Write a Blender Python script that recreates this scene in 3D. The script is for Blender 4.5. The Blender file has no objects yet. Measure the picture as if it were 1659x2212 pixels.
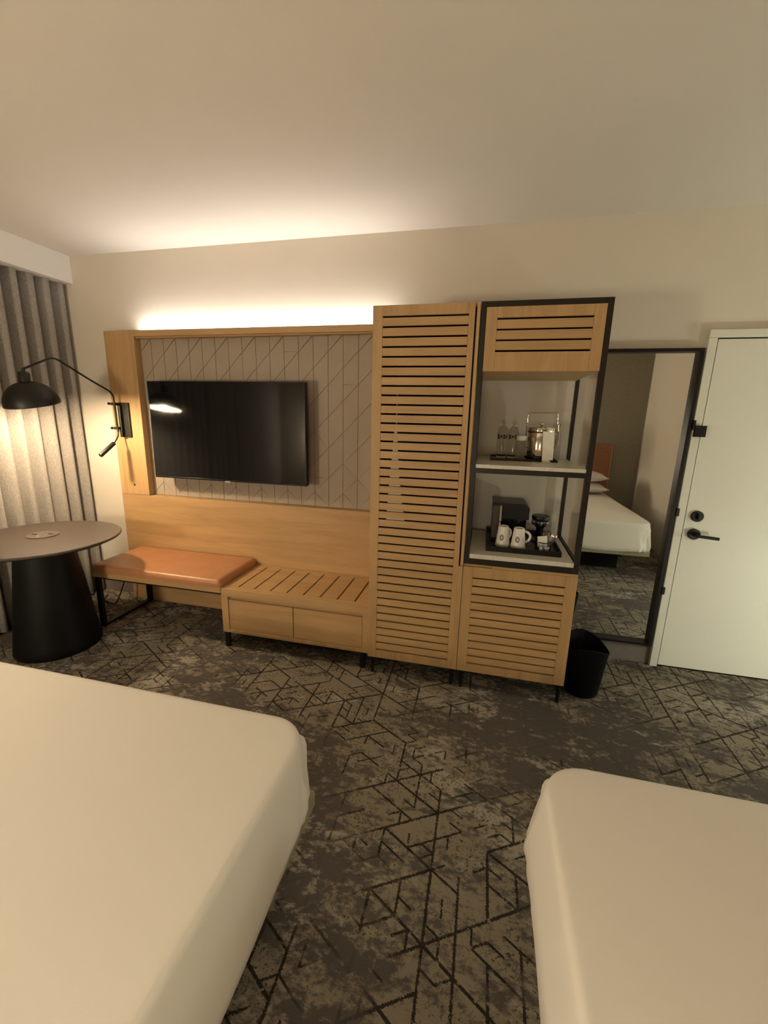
import bpy, bmesh, math, random
import numpy as np
from mathutils import Vector, Matrix
random.seed(7)
scene = bpy.context.scene
COL = scene.collection
R = math.radians

# ------------------------------------------------------------------ camera
CAM_POS = (2.835, -2.869, 1.568)
YAW, PITCH, ROLL, FPX = 13.074, -12.861, -1.362, 907.5
def cam_rot():
    y, p, r = R(YAW), R(PITCH), R(ROLL)
    Rz = Matrix(((math.cos(y), -math.sin(y), 0), (math.sin(y), math.cos(y), 0), (0, 0, 1)))
    Rx = Matrix(((1, 0, 0), (0, math.cos(p), -math.sin(p)), (0, math.sin(p), math.cos(p))))
    Ry = Matrix(((math.cos(r), 0, math.sin(r)), (0, 1, 0), (-math.sin(r), 0, math.cos(r))))
    m = Rz @ Rx @ Ry
    rt, fw, up = m.col[0], m.col[1], m.col[2]
    return Matrix((rt, up, -fw)).transposed()
cd = bpy.data.cameras.new('camera')
cam = bpy.data.objects.new('camera', cd); COL.objects.link(cam)
cam.matrix_world = Matrix.Translation(CAM_POS) @ cam_rot().to_4x4()
cd.sensor_fit = 'HORIZONTAL'; cd.sensor_width = 36.0; cd.lens = FPX / 1659 * 36.0
cd.clip_start = 0.02
scene.camera = cam

# ------------------------------------------------------------------ world, exposure
w = bpy.data.worlds.new('night'); scene.world = w; w.use_nodes = True
w.node_tree.nodes['Background'].inputs[0].default_value = (0.01, 0.011, 0.015, 1)
w.node_tree.nodes['Background'].inputs[1].default_value = 0.2
vs = scene.view_settings
vs.view_transform = 'Standard'; vs.look = 'None'; vs.exposure = 0.25; vs.gamma = 1.0; vs.use_curve_mapping = False

# lamp strengths (each light is created with its own fixture below)
P_LAMP = 44.0        # bulb of the swing arm lamp
P_COVE = 10.0        # LED strip on top of the television wall
P_BED = 16.0         # sconce over the night stand between the beds
P_CORNER = 60.0      # sconce between the curtain and the first bed
P_HALL = 20.0        # floor lamp in the entrance hall
P_NIGHT = 17.0       # plug-in night light past the connecting door
C_LAMP = (1.0, 0.78, 0.50)
C_COVE = (1.0, 0.94, 0.90)
C_BED = (1.0, 0.87, 0.64)
C_NIGHT = (0.95, 1.0, 0.84)

# ------------------------------------------------------------------ materials
def new_mat(name):
    m = bpy.data.materials.new(name); m.use_nodes = True
    nt = m.node_tree
    return m, nt, nt.nodes['Principled BSDF']
def N(nt, t, **kw):
    n = nt.nodes.new(t)
    for k, v in kw.items(): setattr(n, k, v)
    return n
def simple(name, col, rough=0.5, metal=0.0, var=0.06, scale=30.0, bump=0.0, bscale=200.0, spec=0.5, emit=None, estr=0.0, coat=0.0):
    m, nt, b = new_mat(name)
    tc = N(nt, 'ShaderNodeNewGeometry')
    ns = N(nt, 'ShaderNodeTexNoise'); ns.inputs['Scale'].default_value = scale; ns.inputs['Detail'].default_value = 3
    nt.links.new(tc.outputs['Position'], ns.inputs['Vector'])
    rp = N(nt, 'ShaderNodeValToRGB')
    rp.color_ramp.elements[0].position = 0.3; rp.color_ramp.elements[1].position = 0.7
    rp.color_ramp.elements[0].color = tuple(c * (1 - var) for c in col) + (1,)
    rp.color_ramp.elements[1].color = tuple(min(1, c * (1 + var)) for c in col) + (1,)
    nt.links.new(ns.outputs['Fac'], rp.inputs['Fac'])
    nt.links.new(rp.outputs['Color'], b.inputs['Base Color'])
    b.inputs['Roughness'].default_value = rough; b.inputs['Metallic'].default_value = metal
    b.inputs['Specular IOR Level'].default_value = spec
    b.inputs['Coat Weight'].default_value = coat
    if emit:
        b.inputs['Emission Color'].default_value = tuple(emit) + (1,); b.inputs['Emission Strength'].default_value = estr
    if bump > 0:
        n2 = N(nt, 'ShaderNodeTexNoise'); n2.inputs['Scale'].default_value = bscale; n2.inputs['Detail'].default_value = 2
        nt.links.new(tc.outputs['Position'], n2.inputs['Vector'])
        bp = N(nt, 'ShaderNodeBump'); bp.inputs['Strength'].default_value = bump; bp.inputs['Distance'].default_value = 0.002
        nt.links.new(n2.outputs['Fac'], bp.inputs['Height']); nt.links.new(bp.outputs['Normal'], b.inputs['Normal'])
    return m
def wood(name, col, axis='x', rough=0.5, contrast=0.16):
    m, nt, b = new_mat(name)
    g = N(nt, 'ShaderNodeNewGeometry'); mp = N(nt, 'ShaderNodeMapping')
    sc = {'x': (1.2, 14, 14), 'y': (14, 1.2, 14), 'z': (14, 14, 1.2)}[axis]
    mp.inputs['Scale'].default_value = sc
    nt.links.new(g.outputs['Position'], mp.inputs['Vector'])
    n1 = N(nt, 'ShaderNodeTexNoise'); n1.inputs['Scale'].default_value = 1.3; n1.inputs['Detail'].default_value = 5; n1.inputs['Distortion'].default_value = 0.6
    n2 = N(nt, 'ShaderNodeTexNoise'); n2.inputs['Scale'].default_value = 9; n2.inputs['Detail'].default_value = 3
    nt.links.new(mp.outputs[0], n1.inputs['Vector']); nt.links.new(mp.outputs[0], n2.inputs['Vector'])
    mx = N(nt, 'ShaderNodeMath', operation='MULTIPLY_ADD'); mx.inputs[1].default_value = 0.35
    nt.links.new(n2.outputs['Fac'], mx.inputs[0]); nt.links.new(n1.outputs['Fac'], mx.inputs[2])
    rp = N(nt, 'ShaderNodeValToRGB'); e = rp.color_ramp.elements
    e[0].position = 0.45; e[1].position = 0.85
    e[0].color = (col[0] * (1 - contrast), col[1] * (1 - contrast * 1.15), col[2] * (1 - contrast * 1.3), 1)
    e[1].color = (col[0] * (1 + contrast * .6), col[1] * (1 + contrast * .6), col[2] * (1 + contrast * .6), 1)
    nt.links.new(mx.outputs[0], rp.inputs['Fac']); nt.links.new(rp.outputs['Color'], b.inputs['Base Color'])
    b.inputs['Roughness'].default_value = rough
    return m
OAKC = (0.425, 0.262, 0.116)
M = {}
M['wall'] = simple('painted_wall', (0.60, 0.54, 0.455), 0.85, var=0.015, scale=3, bump=0.12, bscale=260)
M['ceiling'] = simple('painted_ceiling', (0.60, 0.555, 0.485), 0.9, var=0.015, scale=2, bump=0.15, bscale=200)
M['soffit'] = simple('painted_soffit', (0.68, 0.65, 0.61), 0.85, var=0.01)
M['wallpaper'] = simple('grey_wallpaper', (0.26, 0.225, 0.170), 0.8, var=0.18, scale=60)
M['oak_x'] = wood('oak_grain_along', OAKC, 'x'); M['oak_z'] = wood('oak_grain_upright', OAKC, 'z'); M['oak_y'] = wood('oak_grain_across', OAKC, 'y')
M['recess_shadow'] = simple('recess_shadow_black', (0.012, 0.008, 0.005), 0.9, spec=0.15)  # near-black colour painting the shade inside cabinets and in the door gap
M['tile'] = simple('taupe_wall_tile', (0.33, 0.265, 0.205), 0.6, var=0.03, scale=8, bump=0.1, bscale=300)
M['grout'] = simple('tile_backing', (0.17, 0.12, 0.085), 0.9)
M['black_metal'] = simple('black_powder_coat', (0.008, 0.006, 0.005), 0.42, var=0.1, spec=0.25)
M['black_frame'] = simple('dark_bronze_metal', (0.017, 0.012, 0.008), 0.42, var=0.1, spec=0.3)
M['lamp_black'] = simple('matt_black_lamp', (0.010, 0.008, 0.006), 0.42, var=0.08, spec=0.35)
M['lamp_white'] = simple('lamp_inside_white', (0.75, 0.70, 0.62), 0.5)
M['screen'] = simple('television_glass', (0.004, 0.004, 0.0045), 0.07, var=0.05, spec=0.62)
M['bezel'] = simple('television_bezel', (0.004, 0.004, 0.0045), 0.35, spec=0.25)
M['leather'] = simple('tan_leather', (0.42, 0.19, 0.086), 0.33, var=0.07, scale=12, bump=0.25, bscale=420)
M['table_top'] = simple('dark_laminate', (0.055, 0.041, 0.034), 0.42, var=0.06, scale=14)
M['table_base'] = simple('table_cone_black', (0.003, 0.0026, 0.0024), 0.5, spec=0.18)
M['stone'] = simple('pale_quartz', (0.60, 0.56, 0.48), 0.35, var=0.08, scale=70)
M['door'] = simple('door_paint', (0.62, 0.605, 0.52), 0.5, var=0.01)
M['baseboard'] = simple('taupe_baseboard', (0.16, 0.135, 0.11), 0.6)
M['chrome'] = simple('chrome', (0.75, 0.70, 0.62), 0.12, 1.0, var=0.03)
M['white'] = simple('white_ceramic', (0.78, 0.75, 0.70), 0.35, var=0.02)
M['paper'] = simple('paper', (0.72, 0.68, 0.60), 0.8, var=0.04)
M['print'] = simple('dark_print', (0.05, 0.05, 0.055), 0.6)
M['greyprint'] = simple('grey_print', (0.22, 0.21, 0.20), 0.6)
M['black_plastic'] = simple('black_plastic', (0.006, 0.0055, 0.005), 0.35, spec=0.3)
M['foil'] = simple('foil', (0.55, 0.50, 0.45), 0.28, 1.0, var=0.2, scale=90)
M['bin'] = simple('bin_black', (0.002, 0.002, 0.002), 0.7, spec=0.12)
M['headboard'] = simple('brown_headboard', (0.28, 0.105, 0.045), 0.5, var=0.08)
M['platform'] = simple('bed_platform_beige', (0.30, 0.245, 0.14), 0.6)
M['plinth'] = simple('bed_plinth_dark', (0.006, 0.006, 0.006), 0.7, spec=0.2)
M['grey_plate'] = simple('grey_socket', (0.10, 0.08, 0.07), 0.35)
M['logo'] = simple('grey_logo', (0.35, 0.34, 0.33), 0.4)

def linen(name, col, rough=0.85):
    m, nt, b = new_mat(name)
    g = N(nt, 'ShaderNodeNewGeometry')
    ns = N(nt, 'ShaderNodeTexNoise'); ns.inputs['Scale'].default_value = 6; ns.inputs['Detail'].default_value = 4
    nt.links.new(g.outputs['Position'], ns.inputs['Vector'])
    n2 = N(nt, 'ShaderNodeTexNoise'); n2.inputs['Scale'].default_value = 700; n2.inputs['Detail'].default_value = 1
    nt.links.new(g.outputs['Position'], n2.inputs['Vector'])
    bp = N(nt, 'ShaderNodeBump'); bp.inputs['Strength'].default_value = 0.12; bp.inputs['Distance'].default_value = 0.006
    nt.links.new(ns.outputs['Fac'], bp.inputs['Height'])
    b2 = N(nt, 'ShaderNodeBump'); b2.inputs['Strength'].default_value = 0.08; b2.inputs['Distance'].default_value = 0.0008
    nt.links.new(n2.outputs['Fac'], b2.inputs['Height']); nt.links.new(bp.outputs['Normal'], b2.inputs['Normal'])
    nt.links.new(b2.outputs['Normal'], b.inputs['Normal'])
    b.inputs['Base Color'].default_value = tuple(col) + (1,); b.inputs['Roughness'].default_value = rough
    b.inputs['Sheen Weight'].default_value = 0.08
    return m
M['sheet'] = linen('white_bed_linen', (0.74, 0.695, 0.62))
M['pillow'] = linen('white_pillow_linen', (0.74, 0.70, 0.65))

def curtain_mat():
    m, nt, b = new_mat('taupe_curtain')
    g = N(nt, 'ShaderNodeNewGeometry'); mp = N(nt, 'ShaderNodeMapping'); mp.inputs['Scale'].default_value = (300, 300, 60)
    nt.links.new(g.outputs['Position'], mp.inputs['Vector'])
    ns = N(nt, 'ShaderNodeTexNoise'); ns.inputs['Scale'].default_value = 1; ns.inputs['Detail'].default_value = 2
    nt.links.new(mp.outputs[0], ns.inputs['Vector'])
    rp = N(nt, 'ShaderNodeValToRGB'); e = rp.color_ramp.elements
    e[0].position = .25; e[1].position = .75; e[0].color = (0.18, 0.162, 0.147, 1); e[1].color = (0.35, 0.318, 0.288, 1)
    nt.links.new(ns.outputs['Fac'], rp.inputs['Fac']); nt.links.new(rp.outputs['Color'], b.inputs['Base Color'])
    b.inputs['Roughness'].default_value = 0.85; b.inputs['Sheen Weight'].default_value = 0.15
    return m
M['curtain'] = curtain_mat()

def glass_mat(name, col=(0.9, 0.9, 0.88), rough=0.04, ior=1.33):
    m, nt, b = new_mat(name)
    b.inputs['Base Color'].default_value = tuple(col) + (1,)
    b.inputs['Roughness'].default_value = rough; b.inputs['IOR'].default_value = ior
    b.inputs['Transmission Weight'].default_value = 1.0
    return m
M['water'] = glass_mat('clear_bottle_plastic', (0.93, 0.93, 0.9), 0.03, 1.25)
M['wrapped'] = glass_mat('frosted_wrap', (0.88, 0.85, 0.8), 0.35, 1.2)

def mirror_mat():
    m, nt, b = new_mat('mirror_silver')
    b.inputs['Base Color'].default_value = (0.86, 0.87, 0.86, 1); b.inputs['Metallic'].default_value = 1; b.inputs['Roughness'].default_value = 0.015
    return m
M['mirror'] = mirror_mat()

def emit_mat(name, col, strength):
    m, nt, b = new_mat(name)
    b.inputs['Base Color'].default_value = (0.8, 0.8, 0.8, 1)
    b.inputs['Emission Color'].default_value = tuple(col) + (1,); b.inputs['Emission Strength'].default_value = strength
    return m
M['bulb'] = emit_mat('lit_bulb', C_LAMP, P_LAMP / .046)
M['led'] = emit_mat('lit_led_strip', C_COVE, 6)
SH_A = 2 * math.pi * .145 * .24 * math.pi
M['shade_corner'] = emit_mat('lit_corner_shade', C_BED, P_CORNER / SH_A)
M['shade_bed'] = emit_mat('lit_bedside_shade', C_BED, P_BED / SH_A)
M['shade_hall'] = emit_mat('lit_hall_shade', C_NIGHT, P_HALL / SH_A)
M['night_lens'] = emit_mat('lit_night_light', C_NIGHT, P_NIGHT / .042)

def carpet_mat():
    m, nt, b = new_mat('patterned_carpet')
    L = nt.links.new
    g = N(nt, 'ShaderNodeNewGeometry')
    def math_(op, a, bb=None, c=None):
        n = N(nt, 'ShaderNodeMath', operation=op)
        for i, v in enumerate((a, bb, c)):
            if v is None: continue
            if isinstance(v, (int, float)): n.inputs[i].default_value = v
            else: L(v, n.inputs[i])
        return n.outputs[0]
    def noise(scale, detail=3, sx=1, sy=1, off=0.0, rough=.55, dist=0.0):
        mp = N(nt, 'ShaderNodeMapping'); mp.inputs['Scale'].default_value = (sx, sy, 1); mp.inputs['Location'].default_value = (off, off * 1.7, 0)
        L(g.outputs['Position'], mp.inputs['Vector'])
        n = N(nt, 'ShaderNodeTexNoise'); n.inputs['Scale'].default_value = scale; n.inputs['Detail'].default_value = detail
        n.inputs['Roughness'].default_value = rough; n.inputs['Distortion'].default_value = dist
        L(mp.outputs[0], n.inputs['Vector']); return n.outputs['Fac']
    def ramp(v, lo, hi):
        n = N(nt, 'ShaderNodeMapRange'); n.inputs['From Min'].default_value = lo; n.inputs['From Max'].default_value = hi
        L(v, n.inputs['Value']); return n.outputs[0]
    sep = N(nt, 'ShaderNodeSeparateXYZ'); L(g.outputs['Position'], sep.inputs[0])
    # small jitter so yarn edges look tufted
    jit = math_('MULTIPLY', math_('SUBTRACT', noise(190, 1), 0.5), 0.012)
    X = math_('ADD', math_('SUBTRACT', sep.outputs[0], 2.372), jit)
    Y = math_('ADD', math_('ADD', sep.outputs[1], 1.231), math_('MULTIPLY', jit, -0.8))
    def lattice(Ls, prob, width, seed):
        tot = None
        h = Ls * math.sqrt(3) / 2
        for k, ang in enumerate((90, 30, 150)):
            a = R(ang)
            u = math_('ADD', math_('MULTIPLY', X, math.cos(a)), math_('MULTIPLY', Y, math.sin(a)))
            v = math_('ADD', math_('MULTIPLY', X, -math.sin(a)), math_('MULTIPLY', Y, math.cos(a)))
            vr = math_('DIVIDE', v, h)
            row = math_('ROUND', vr)
            dist = math_('MULTIPLY', math_('ABSOLUTE', math_('SUBTRACT', vr, row)), h)
            seg = math_('FLOOR', math_('ADD', math_('DIVIDE', u, Ls), math_('MULTIPLY', row, 0.5)))
            cv = N(nt, 'ShaderNodeCombineXYZ'); L(row, cv.inputs[0]); L(seg, cv.inputs[1]); cv.inputs[2].default_value = seed + k * 3.7
            wn = N(nt, 'ShaderNodeTexWhiteNoise'); L(cv.outputs[0], wn.inputs['Vector'])
            keep = math_('LESS_THAN', wn.outputs['Value'], prob)
            line = math_('LESS_THAN', dist, width)
            mk = math_('MULTIPLY', keep, line)
            tot = mk if tot is None else math_('MAXIMUM', tot, mk)
        return tot
    big = lattice(0.225, 0.46, 0.0048, 1.3)
    small = lattice(0.1125, 0.30, 0.0042, 9.1)
    tiny = lattice(0.05625, 0.11, 0.0036, 17.7)
    lines = math_('MAXIMUM', math_('MAXIMUM', big, small), tiny)
    patch = noise(1.55, 5, 0.75, 1.25, 3.1, .62, .4)       # large worn areas
    speck = noise(34, 4, 0.8, 1.2, 8.0, .7)                # fine erosion
    mid = noise(9, 4, 0.7, 1.4, 5.0, .65)
    light = ramp(math_('ADD', math_('ADD', patch, math_('MULTIPLY', math_('SUBTRACT', mid, .5), .75)), math_('MULTIPLY', math_('SUBTRACT', speck, .5), .75)), 0.43, 0.55)
    pale = ramp(math_('ADD', math_('ADD', noise(2.3, 5, .7, 1.5, 13.0, .65), math_('MULTIPLY', math_('SUBTRACT', mid, .5), .5)), math_('MULTIPLY', math_('SUBTRACT', speck, .5), .5)), 0.56, 0.66)
    mix1 = N(nt, 'ShaderNodeMix', data_type='RGBA'); L(light, mix1.inputs['Factor'])
    mix1.inputs['A'].default_value = (0.098, 0.085, 0.074, 1); mix1.inputs['B'].default_value = (0.240, 0.203, 0.148, 1)
    mix2 = N(nt, 'ShaderNodeMix', data_type='RGBA'); L(math_('MULTIPLY', pale, 0.85), mix2.inputs['Factor'])
    L(mix1.outputs['Result'], mix2.inputs['A']); mix2.inputs['B'].default_value = (0.36, 0.32, 0.262, 1)
    # dark specks spilling out of the lines
    spk = math_('MULTIPLY', ramp(noise(75, 3, 1, 1, 21.0, .7), 0.55, 0.60), 0.85)
    erode = ramp(noise(45, 2, 1, 1, 30.0, .6), 0.30, 0.40)
    vis = math_('MULTIPLY', erode, math_('MAXIMUM', ramp(patch, 0.42, 0.5), 0.12))
    dark = math_('MAXIMUM', math_('MULTIPLY', lines, vis), math_('MULTIPLY', spk, math_('MULTIPLY', light, ramp(noise(5, 3, 1, 1, 40.0), .42, .56))))
    mix3 = N(nt, 'ShaderNodeMix', data_type='RGBA'); L(math_('MULTIPLY', dark, 0.93), mix3.inputs['Factor'])
    L(mix2.outputs['Result'], mix3.inputs['A']); mix3.inputs['B'].default_value = (0.018, 0.013, 0.010, 1)
    yarn = noise(420, 2)
    mul = N(nt, 'ShaderNodeMix', data_type='RGBA', blend_type='MULTIPLY'); mul.inputs['Factor'].default_value = 1
    L(mix3.outputs['Result'], mul.inputs['A'])
    yr = N(nt, 'ShaderNodeValToRGB'); yr.color_ramp.elements[0].position = .2; yr.color_ramp.elements[1].position = .75
    yr.color_ramp.elements[0].color = (.55, .55, .55, 1); yr.color_ramp.elements[1].color = (1.15, 1.15, 1.15, 1)
    L(yarn, yr.inputs['Fac']); L(yr.outputs['Color'], mul.inputs['B'])
    L(mul.outputs['Result'], b.inputs['Base Color'])
    b.inputs['Roughness'].default_value = 0.95; b.inputs['Specular IOR Level'].default_value = 0.1
    bp = N(nt, 'ShaderNodeBump'); bp.inputs['Strength'].default_value = 0.5; bp.inputs['Distance'].default_value = 0.003
    L(yarn, bp.inputs['Height']); L(bp.outputs['Normal'], b.inputs['Normal'])
    return m
M['carpet'] = carpet_mat()

# ------------------------------------------------------------------ geometry helpers (world coordinates)
def boxg(x0, x1, y0, y1, z0, z1, bev=0.0, seg=2):
    bm = bmesh.new(); bmesh.ops.create_cube(bm, size=1)
    for v in bm.verts:
        v.co = Vector(((x0 + x1) / 2 + v.co.x * (x1 - x0), (y0 + y1) / 2 + v.co.y * (y1 - y0), (z0 + z1) / 2 + v.co.z * (z1 - z0)))
    if bev > 0:
        bmesh.ops.bevel(bm, geom=bm.edges[:], offset=bev, segments=seg, profile=0.5, affect='EDGES')
    bm.verts.index_update()
    r = ([tuple(v.co) for v in bm.verts], [tuple(v.index for v in f.verts) for f in bm.faces]); bm.free()
    return r
def join(*gs):
    V, F = [], []
    for v, f in gs:
        o = len(V); V += v; F += [tuple(i + o for i in q) for q in f]
    return V, F
def lathe(prof, c, seg=48, ex=1.0, ey=1.0, closed=True):
    V, F = [], []; n = len(prof)
    for i in range(seg):
        a = 2 * math.pi * i / seg
        for r, z in prof: V.append((c[0] + r * ex * math.cos(a), c[1] + r * ey * math.sin(a), c[2] + z))
    for i in range(seg):
        j = (i + 1) % seg
        for k in range(n - 1): F.append((i * n + k, j * n + k, j * n + k + 1, i * n + k + 1))
    if closed:
        if prof[0][0] > 1e-6: F.append(tuple(i * n for i in range(seg))[::-1])
        if prof[-1][0] > 1e-6: F.append(tuple(i * n + n - 1 for i in range(seg)))
    return V, F
def smooth_path(pts, rad=0.02, n=6):
    P = [Vector(p) for p in pts]; out = [P[0]]
    for i in range(1, len(P) - 1):
        a, b, c = P[i - 1], P[i], P[i + 1]
        d1 = (a - b); d2 = (c - b); r1 = min(rad, d1.length * .45); r2 = min(rad, d2.length * .45)
        s = b + d1.normalized() * r1; e = b + d2.normalized() * r2
        for k in range(n + 1):
            t = k / n; out.append((1 - t) ** 2 * s + 2 * t * (1 - t) * b + t * t * e)
    out.append(P[-1]); return out
def tube(pts, r, seg=10, rad=0.0):
    P = smooth_path(pts, rad) if rad > 0 else [Vector(p) for p in pts]
    V, F = [], []; up = None
    for i, p in enumerate(P):
        t = (P[min(i + 1, len(P) - 1)] - P[max(i - 1, 0)]).normalized()
        if up is None:
            up = Vector((0, 0, 1)) if abs(t.z) < .9 else Vector((1, 0, 0))
        n = (up - t * up.dot(t)).normalized(); bnm = t.cross(n); up = n
        rr = r if not isinstance(r, (list, tuple)) else r[i]
        for k in range(seg):
            a = 2 * math.pi * k / seg; V.append(tuple(p + n * rr * math.cos(a) + bnm * rr * math.sin(a)))
    for i in range(len(P) - 1):
        for k in range(seg):
            k2 = (k + 1) % seg; F.append((i * seg + k, i * seg + k2, (i + 1) * seg + k2, (i + 1) * seg + k))
    F.append(tuple(range(seg))[::-1]); F.append(tuple((len(P) - 1) * seg + k for k in range(seg)))
    return V, F
def prism_y(poly, y0, y1):          # polygon in x,z extruded along y
    n = len(poly); V = [(x, y0, z) for x, z in poly] + [(x, y1, z) for x, z in poly]
    F = [tuple(range(n)), tuple(range(2 * n - 1, n - 1, -1))] + [(i, n + i, n + (i + 1) % n, (i + 1) % n) for i in range(n)]
    return V, F
def disc_y(cx, cz, r, y0, y1, seg=32, bev=.003):  # round plate on a wall facing -y
    prof = [(0, 0), (r - bev, 0), (r, -bev), (r, -(y1 - y0))]
    V, F = [], []
    n = len(prof)
    for i in range(seg):
        a = 2 * math.pi * i / seg
        for rr, d in prof: V.append((cx + rr * math.cos(a), y0 - d, cz + rr * math.sin(a)))
    for i in range(seg):
        j = (i + 1) % seg
        for k in range(n - 1): F.append((i * n + k, j * n + k, j * n + k + 1, i * n + k + 1))
    F.append(tuple(i * n + n - 1 for i in range(seg)))
    return V, F

# ------------------------------------------------------------------ objects: things, parts, tags
WO = {}
def thing(name, label, cat, org, group=None, kind=None):
    o = bpy.data.objects.new(name, None); COL.objects.link(o); o.empty_display_size = 0.1
    o.location = org; WO[o] = Vector(org)
    o['label'] = label
    if kind: o['kind'] = kind
    else: o['category'] = cat
    if group: o['group'] = group
    return o
def part(name, g, m, parent=None, smooth=False, label=None, auto=None):
    V, F = g; A = np.array(V); c = Vector(((A[:, 0].min() + A[:, 0].max()) / 2, (A[:, 1].min() + A[:, 1].max()) / 2, A[:, 2].min()))
    me = bpy.data.meshes.new(name); me.from_pydata([tuple(Vector(v) - c) for v in V], [], F); me.validate()
    bm = bmesh.new(); bm.from_mesh(me); bmesh.ops.remove_doubles(bm, verts=bm.verts[:], dist=1e-6)
    bmesh.ops.recalc_face_normals(bm, faces=bm.faces[:]); bm.to_mesh(me); bm.free()
    if smooth:
        for p in me.polygons: p.use_smooth = True
        if auto is not None:
            try: me.set_sharp_from_angle(angle=R(auto))
            except Exception: pass
    me.materials.append(M[m] if isinstance(m, str) else m)
    o = bpy.data.objects.new(name, me); COL.objects.link(o)
    WO[o] = c; o.parent = parent; o.location = c - (WO[parent] if parent else Vector())
    if label: o['label'] = label
    return o
def tag(o, label, cat=None, group=None, kind=None):
    o['label'] = label
    if kind: o['kind'] = kind
    elif cat: o['category'] = cat
    if group: o['group'] = group
    return o
def dup(o, org, parent):
    c = o.copy(); COL.objects.link(c); c.parent = parent; WO[c] = Vector(org); c.location = Vector(org) - (WO[parent] if parent else Vector())
    return c
def dup_tree(root, org, label=None):
    r = root.copy(); COL.objects.link(r); r.location = org; WO[r] = Vector(org)
    if label: r['label'] = label
    for ch in list(root.children):
        c = ch.copy(); COL.objects.link(c); c.parent = r; WO[c] = WO[ch] - WO[root] + Vector(org)
        for gch in list(ch.children):
            d = gch.copy(); COL.objects.link(d); d.parent = c; WO[d] = WO[gch] - WO[root] + Vector(org)
    return r
def struct(name, g, m, label):
    o = part(name, g, m); o['kind'] = 'structure'; o['label'] = label; return o

# ------------------------------------------------------------------ room shell
HC = 2.689
YB = -3.85           # headboard wall
struct('floor', boxg(-0.75, 7.1, -3.95, 0.12, -0.08, 0.0), 'carpet', 'grey and taupe carpet with broken dark geometric lines')
struct('ceiling', boxg(-0.75, 7.1, -3.95, 0.12, HC, HC + .08), 'ceiling', 'plain painted ceiling glowing above the light strip')
struct('wall_back', boxg(-0.75, 7.1, 0.0, 0.12, 0, HC), 'wall', 'cream painted wall behind the television unit')
struct('wall_left', boxg(-0.75, -0.66, -3.95, 0.0, 0, HC), 'wall', 'window wall hidden behind the curtains')
struct('wall_front', boxg(-0.66, 5.08, -3.95, YB, 0, HC), 'wallpaper', 'grey papered wall behind the headboards')
struct('wall_right', boxg(5.0, 5.08, YB, -1.62, 0, HC), 'wall', 'cream wall beside the second bed')
struct('wall_hall', boxg(5.08, 7.1, -1.70, -1.62, 0, HC), 'wall', 'cream wall of the entrance hall')
struct('wall_end', boxg(7.02, 7.1, -1.62, 0.0, 0, HC), 'wall', 'cream wall at the end of the entrance hall')
struct('trim_1', boxg(-0.66, -0.318, YB, 0.0, 2.497, HC), 'soffit', 'white boxed soffit above the curtains')
struct('baseboard_back', boxg(3.30, 4.005, -0.014, 0, 0, 0.115, .002), 'baseboard', 'taupe baseboard under the tall mirror')
struct('baseboard_corner', boxg(-0.66, 0.0, -0.014, 0, 0, 0.10, .002), 'baseboard', 'taupe baseboard under the bench corner')
struct('baseboard_hall', boxg(5.02, 7.02, -0.014, 0, 0, 0.115, .002), 'baseboard', 'taupe baseboard past the connecting door')

# connecting door
d = thing('door_1', 'white flush connecting door with black lever and deadbolt', None, (4.5, 0, 0), kind='structure')
part('door_frame', join(boxg(4.003, 4.047, -0.040, 0, 0, 2.034, .003), boxg(4.955, 4.999, -0.040, 0, 0, 2.034, .003), boxg(4.003, 4.999, -0.040, 0, 2.034, 2.076, .003)), 'door', d)
lf = part('door_leaf', boxg(4.0545, 4.948, -0.030, -0.002, 0.012, 2.0265, .0015), 'door', d)
part('door_gap_shadow', join(boxg(4.047, 4.955, -0.004, -0.001, 0.004, 2.034), boxg(4.047, 4.955, -0.022, -0.001, 0.0, 0.006)), 'recess_shadow', d)  # black strip painting the shade in the gap around the leaf
part('deadbolt', join(disc_y(4.113, 1.023, .033, -.046, -.030), boxg(4.109, 4.117, -.062, -.046, 1.006, 1.040, .002)), 'black_metal', lf, True, auto=40)
hd = part('lever_handle', join(tube([(4.112, -.046, .912), (4.112, -.078, .912), (4.118, -.082, .911), (4.228, -.080, .902)], .0095, 12, .008)), 'black_metal', lf, True, auto=50)
part('handle_rose', disc_y(4.112, .912, .033, -.050, -.030), 'black_metal', lf, True, auto=40)
part('swing_guard', join(boxg(4.008, 4.066, -.062, -.0405, 1.492, 1.556, .002), boxg(4.056, 4.064, -.045, -.0302, 1.50, 1.548, .001), boxg(3.994, 4.0085, -.058, -.0405, 1.53, 1.586, .002)), 'black_metal', d)
for z in (1.042, .533):
    part('door_stop', boxg(3.992, 4.010, -.052, -.040, z - .024, z + .024, .002), 'black_metal', d)

# ------------------------------------------------------------------ television wall unit
YP = -0.086
X1 = 2.2255
u = thing('media_wall', 'oak framed television wall with taupe geometric tile panel', 'wall panel', (1.1, -.045, 0))
part('side_panel', boxg(0.0, 0.2315, YP, -.001, .908, 2.139, .0015), 'oak_z', u)
part('frame_strip', boxg(0.2335, 0.267, YP - .004, -.001, .908, 2.139, .0015), 'oak_z', u)
part('top_rail', join(boxg(0.267, X1, YP, YP + .018, 2.097, 2.139, .0015), boxg(0.267, X1, YP + .018, -.001, 2.086, 2.100)), 'oak_x', u)
part('lower_panel', boxg(0.0, X1, YP, -.001, 0.0, .906, .0015), 'oak_x', u)
bk = part('tile_panel', boxg(0.268, X1, -.026, -.001, .907, 2.086), 'grout', u)
part('cord_hole', disc_y(.132, .985, .0085, YP - .0015, YP), 'black_metal', u)
part('led_strip', boxg(0.10, X1 - .01, -.046, -.034, 2.1005, 2.1285), 'lamp_white', u)
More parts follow.
